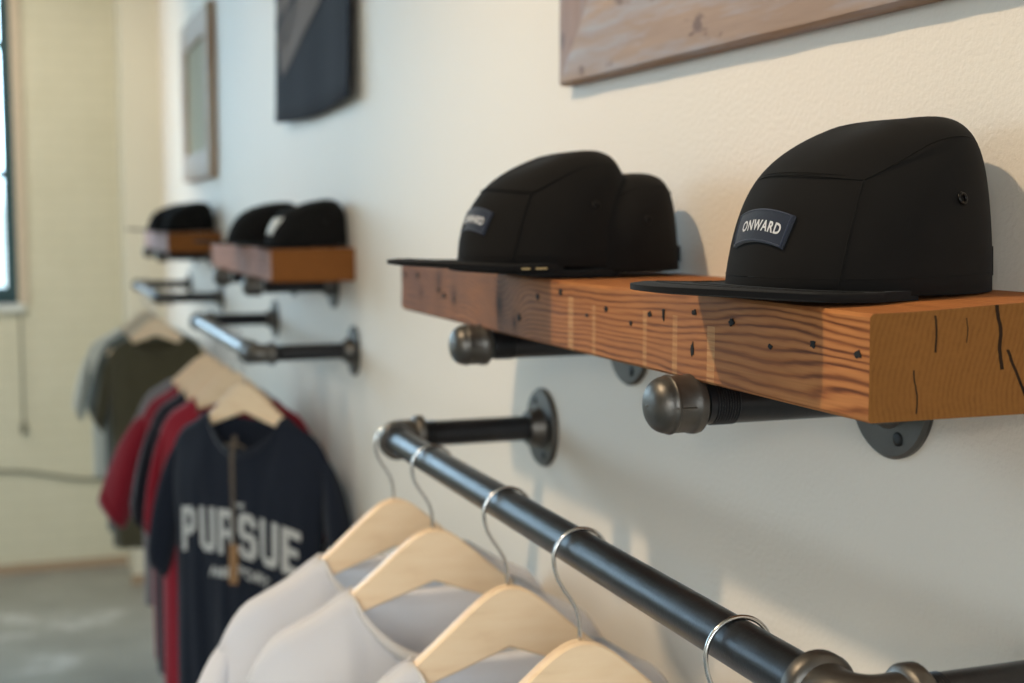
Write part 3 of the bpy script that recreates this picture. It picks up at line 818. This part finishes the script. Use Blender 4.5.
        Vb = [fan(-1+2*i/K, j/J, -.001) for j in range(J+1) for i in range(K+1)]
        F = [(j*(K+1)+i, j*(K+1)+i+1, (j+1)*(K+1)+i+1, (j+1)*(K+1)+i) for j in range(J) for i in range(K)]
        nb2 = len(Vt); border = [i for i in range(K+1)] + [j*(K+1)+K for j in range(1, J+1)] + [J*(K+1)+i for i in range(K-1, -1, -1)] + [j*(K+1) for j in range(J-1, 0, -1)]
        for q in range(len(border)):
            k0, k1 = border[q], border[(q+1) % len(border)]; F.append((k0, k1, nb2+k1, nb2+k0))
        mb.add(Vt+Vb, F); po = mb.build('patch', M['tagwhite'] if round_patch else M['patch'], r, angle=50)
        if round_patch: po['label'] = 'pale cream front patch'; return r, crown
        mb = MB(); e = .94
        loop_ = [fan(-e+2*e*i/K, .04, .0014) for i in range(K+1)] + [fan(e, .04+.92*j/J, .0014) for j in range(1, J)] + \
                [fan(e-2*e*i/K, .96, .0014) for i in range(K+1)] + [fan(-e, .96-.92*j/J, .0014) for j in range(1, J+1)]
        mb.tube(loop_, .00055, 6); mb.build('edging', M['patch_edge'], po, smooth=True)
        tv, tf = text_verts('ONWARD', .0110, .00030, 1.16)
        xm = max(v[0] for v in tv); mb = MB()
        mb.add([fan(v[0]/xm*.70+.10, .34+v[1]/.0215*.86, .0018) for v in tv], tf)
        lo_ = mb.build('lettering', M['letters'], po); lo_['label'] = 'silver-grey ONWARD lettering'
    if sticker:
        mb = MB(); mb.box((.038, b_*.965, -.0022), (.064, b_*1.020, -.0006)); 
        mb.build('gold_sticker', M['sticker'], br_)
    return r, crown
CZ = ZT+.0055
H1 = R_(188)
make_cap((-.094, .802, CZ+.0006), R_(186), 'black ONWARD cap on the near end of the near shelf beam, sharpest in view', a=.093, b_=.085, hs=1.02, BL=.079)
make_cap((-.154, 1.245, CZ+.0036), R_(187), 'black cap with partly turned small patch, on the far half of the near shelf beam', a=.089, b_=.074, hs=.95, BL=.074, sticker=True)
make_cap((-.096, 1.250, CZ-.003), R_(187), 'black cap nested behind the cap on the far half of the near shelf beam', a=.086, b_=.073, hs=.82, patch=False, BL=.072)
# second shelf
Z2 = ZT-.012+.0055
make_cap((-.080, 2.80, Z2), R_(188), 'black cap with a pale front patch at the near end of the second shelf beam', a=.086, b_=.077, hs=.82, round_patch=True, BL=.065)
make_cap((-.112, 3.12, Z2), R_(192), 'black cap with long brim, second on the second shelf beam', a=.09, b_=.078, hs=.80, patch=False)
# farthest shelf
make_cap((-.094, 4.78, ZT+.0025), R_(190), 'black cap at the near end of the farthest shelf beam', a=.090, b_=.078, hs=.86, patch=False)
make_cap((-.125, 5.02, ZT+.0025), R_(190), 'black cap behind another on the farthest shelf beam', a=.090, b_=.078, hs=.82, patch=False)

# ------------------------------------------------------------------ wall decoration
def picture(name, y0, y1, z0, z1, w, th, mh, mv, art, label):
    r = empty(name, (0, (y0+y1)/2, z0), 0, label, 'picture frame')
    oy = (y0+y1)/2; Wd = (y1-y0)/2; H = z1-z0
    def member(p):   # p = outer a, outer b, inner b, inner a  (y, z) with an eased profile
        mb = MB(); rings = []
        oa, ob, ib, ia = [Vector((0, q[0], q[1])) for q in p]
        def lerp(q, d): return (oa+(ia-oa)*q+Vector((-d, 0, 0)), ob+(ib-ob)*q+Vector((-d, 0, 0)))
        for q, d in ((0, .0005), (0, th*.75), (.03, th*.97), (.06, th), (.5, th*.985), (.94, th*.96), (.985, th*.9), (1, th*.6), (1, .0005)):
            rings.append(lerp(q, d))
        K = 30; R2 = []
        for s in range(K+1):
            rr = []
            for (A, B) in rings:
                P = A+(B-A)*(s/K); P = P.copy()
                if P.x < -.002: P.x = min(-.001, P.x + noise.noise(P*22)*.0016)
                rr.append(P)
            R2.append(rr)
        mb.rings(R2); return mb
    o4 = [(-Wd, 0), (Wd, 0), (Wd, H), (-Wd, H)]; i4 = [(-Wd+w, w), (Wd-w, w), (Wd-w, H-w), (-Wd+w, H-w)]
    for k in range(4):
        k2 = (k+1) % 4
        member((o4[k], o4[k2], i4[k2], i4[k])).build('frame_rail' if k % 2 == 0 else 'frame_stile', mh if k % 2 == 0 else mv, r, angle=40)
    mb = MB(); mb.box((-th*.45, -Wd+w-.003, w-.003), (-.001, Wd-w+.003, H-w+.003)); mb.build('picture_panel', art, r)
    return r
picture('picture_frame', .62, 1.545, 1.936, 2.62, .105, .020, M['fr_h'], M['fr_v'], M['art2'], 'large weathered barnwood picture frame above the near shelf, cut by the picture top')
picture('picture_frame', 4.70, 5.50, 1.908, 2.50, .10, .030, M['fr2'], M['fr2'], M['art'], 'small-looking barnwood picture frame far along the wall above the farthest shelf')

# cloth banner
r = empty('wall_banner', (0, 3.045, 2.0), 0, 'dark navy cloth banner with a grey line drawing hanging on the wall', 'banner')
def ban(u, v):   # u 0 (far, left) .. 1 (near, right); v 0 bottom .. 1 top
    y = .405 - .81*u; z = .012 + 1.15*v + (.014*math.sin(PI*u)*(1-v)**3)*(-1)
    wv = .010*math.sin(7*u+.5)*(1-.4*v)+.006*math.sin(15*u+1)*(1-v) 
    return Vector((-.011 - wv*.35 - .010*(1-v)**3, y, z))
mb = MB(); K, J = 50, 24
mb.add([ban(i/K, j/J) for j in range(J+1) for i in range(K+1)], [(j*(K+1)+i, j*(K+1)+i+1, (j+1)*(K+1)+i+1, (j+1)*(K+1)+i) for j in range(J) for i in range(K)])
o = mb.build('cloth', M['banner'], r, smooth=True); m = o.modifiers.new('thick', 'SOLIDIFY'); m.thickness = .002; m.offset = 0
mb = MB()
mb.tube([ban(0, 1)+Vector((.006, .03, .0)), ban(1, 1)+Vector((.006, -.03, 0))], .008, 10); mb.build('hanging_rod', M['screw'], r, smooth=True)
def strip(mb, p, q, w0, w1, d=.0022, n=14):
    V = []
    for k in range(n+1):
        f = k/n; u = p[0]+(q[0]-p[0])*f; v = p[1]+(q[1]-p[1])*f; w = (w0+(w1-w0)*f)/2
        dx, dy = q[0]-p[0], q[1]-p[1]; l = math.hypot(dx, dy) or 1; nx, ny = -dy/l*w, dx/l*w
        for s in (-1, 1):
            uu = min(1, max(0, u+s*nx)); P = ban(uu, v+s*ny); P.x -= d; V.append(P)
    mb.add(V, [(2*k, 2*k+1, 2*k+3, 2*k+2) for k in range(n)])
mb = MB(); md = MB()
# a long tapering shape of sketched lines, widening upward
apex = (.13, .118)
for k in range(9):
    f = k/8; strip(mb, apex, (.02+.84*f, .30), .05, .085, .0022+.0002*k); strip(mb, (.02+.84*f, .29), (.02+.96*f, .66), .09, .10, .0022+.0002*k)
for k in range(5): strip(mb, (.02, .17+.05*k), (.32+.13*k, .22+.06*k), .03, .05, .0042+.0002*k)
for (p, q) in (((.07, .15), (.17, .22)), ((.03, .20), (.44, .27)), ((.18, .16), (.36, .26)), ((.03, .26), (.5, .31)), ((.30, .22), (.24, .34)), ((.1, .13), (.08, .3))): strip(md, p, q, .010, .014, .0056)
mb.build('faded_drawing', M['print_grey'], r); md.build('drawing_lines', M['print_dark'], r)

# ------------------------------------------------------------------ light
w = bpy.data.worlds.new('daylight_sky'); sc.world = w; w.use_nodes = True
nt = w.node_tree; bg = nt.nodes['Background']
tc = nt.nodes.new('ShaderNodeTexCoord'); sp = nt.nodes.new('ShaderNodeSeparateXYZ'); nt.links.new(tc.outputs['Generated'], sp.inputs[0])
rp = nt.nodes.new('ShaderNodeValToRGB'); e = rp.color_ramp.elements
e[0].position = .0; e[0].color = (.16, .2, .22, 1); e[1].position = .6; e[1].color = (.42, .68, 1., 1)
e2 = e.new(.05); e2.color = (.62, .82, 1., 1)
nt.links.new(sp.outputs[2], rp.inputs[0])
# sky toward the end windows is clear blue, toward the street side it is hazy
mr = nt.nodes.new('ShaderNodeMapRange'); mr.inputs[1].default_value = .2; mr.inputs[2].default_value = .8
nt.links.new(sp.outputs[1], mr.inputs[0])
hz = nt.nodes.new('ShaderNodeMix'); hz.data_type = 'RGBA'; hz.blend_type = 'MIX'
rq = nt.nodes.new('ShaderNodeValToRGB'); g = rq.color_ramp.elements
g[0].position = 0; g[0].color = (.17, .16, .15, 1); g[1].position = .6; g[1].color = (.80, .88, 1, 1); g2 = g.new(.05); g2.color = (.9, .92, .95, 1)
nt.links.new(sp.outputs[2], rq.inputs[0]); nt.links.new(mr.outputs[0], hz.inputs['Factor'])
nt.links.new(rq.outputs[0], hz.inputs['A'])
b2 = nt.nodes.new('ShaderNodeVectorMath'); b2.operation = 'SCALE'; b2.inputs['Scale'].default_value = 5.4; nt.links.new(rp.outputs[0], b2.inputs[0])
nt.links.new(b2.outputs[0], hz.inputs['B']); 
mb_ = nt.nodes.new('ShaderNodeMapRange'); mb_.inputs[1].default_value = -.25; mb_.inputs[2].default_value = -.75; mb_.inputs[3].default_value = 1.0; mb_.inputs[4].default_value = 5.2  # sky boosted behind the camera to strengthen the added back windows
nt.links.new(sp.outputs[1], mb_.inputs[0]); sc2 = nt.nodes.new('ShaderNodeVectorMath'); sc2.operation = 'SCALE'
nt.links.new(hz.outputs['Result'], sc2.inputs[0]); nt.links.new(mb_.outputs[0], sc2.inputs['Scale'])
nt.links.new(sc2.outputs[0], bg.inputs[0]); bg.inputs[1].default_value = 2.1

def lamp(name, loc, target, energy, color, size, spot=None, blend=.5):
    if spot: L = bpy.data.lights.new(name, 'SPOT'); L.spot_size = R_(spot); L.spot_blend = blend; L.shadow_soft_size = size
    else: L = bpy.data.lights.new(name, 'AREA'); L.shape = 'DISK'; L.size = size
    L.energy = energy; L.color = color
    o = bpy.data.objects.new(name, L); C.objects.link(o); o.location = loc
    o.rotation_euler = (Vector(target)-Vector(loc)).to_track_quat('-Z', 'Y').to_euler(); return o
WARM = (1, .78, .52)
lamp('track_and_fill_spot', (-1.45, 1.22, 3.35), (0, 1.1, 1.7), 118, WARM, .05, 85, .8)
lamp('track_and_fill_spot', (-1.45, 3.4, 3.35), (0, 3.2, 1.6), 30, (1, .88, .72), .05, 80, .8)
lamp('track_and_fill_spot', (-1.6, 5.2, 3.35), (-.5, 7.0, 1.3), 140, (1, .91, .80), .05, 95, .8)
lamp('track_and_fill_spot', (-2.3, -2.3, 2.45), (0, .95, 1.7), 42, (1, .80, .56), .06, 50, .7)  # unseen fill lamp, added behind the camera to light the front faces

# ------------------------------------------------------------------ camera
F_PX = 1350.
cam = bpy.data.cameras.new('camera'); cam.sensor_width = 36; cam.lens = F_PX/1024*36
co_ = bpy.data.objects.new('camera', cam); C.objects.link(co_)
co_.location = (-.64, 0, 1.78); co_.rotation_euler = (R_(90-5.353), 0, R_(-19.944))
cam.clip_start = .05; cam.dof.use_dof = True; cam.dof.focus_distance = .90; cam.dof.aperture_fstop = 5.6
sc.camera = co_
sc.view_settings.view_transform = 'Standard'; sc.view_settings.look = 'None'
sc.view_settings.gamma = 1; sc.view_settings.use_curve_mapping = False; sc.view_settings.exposure = 0.03
sc.cycles.use_denoising = True
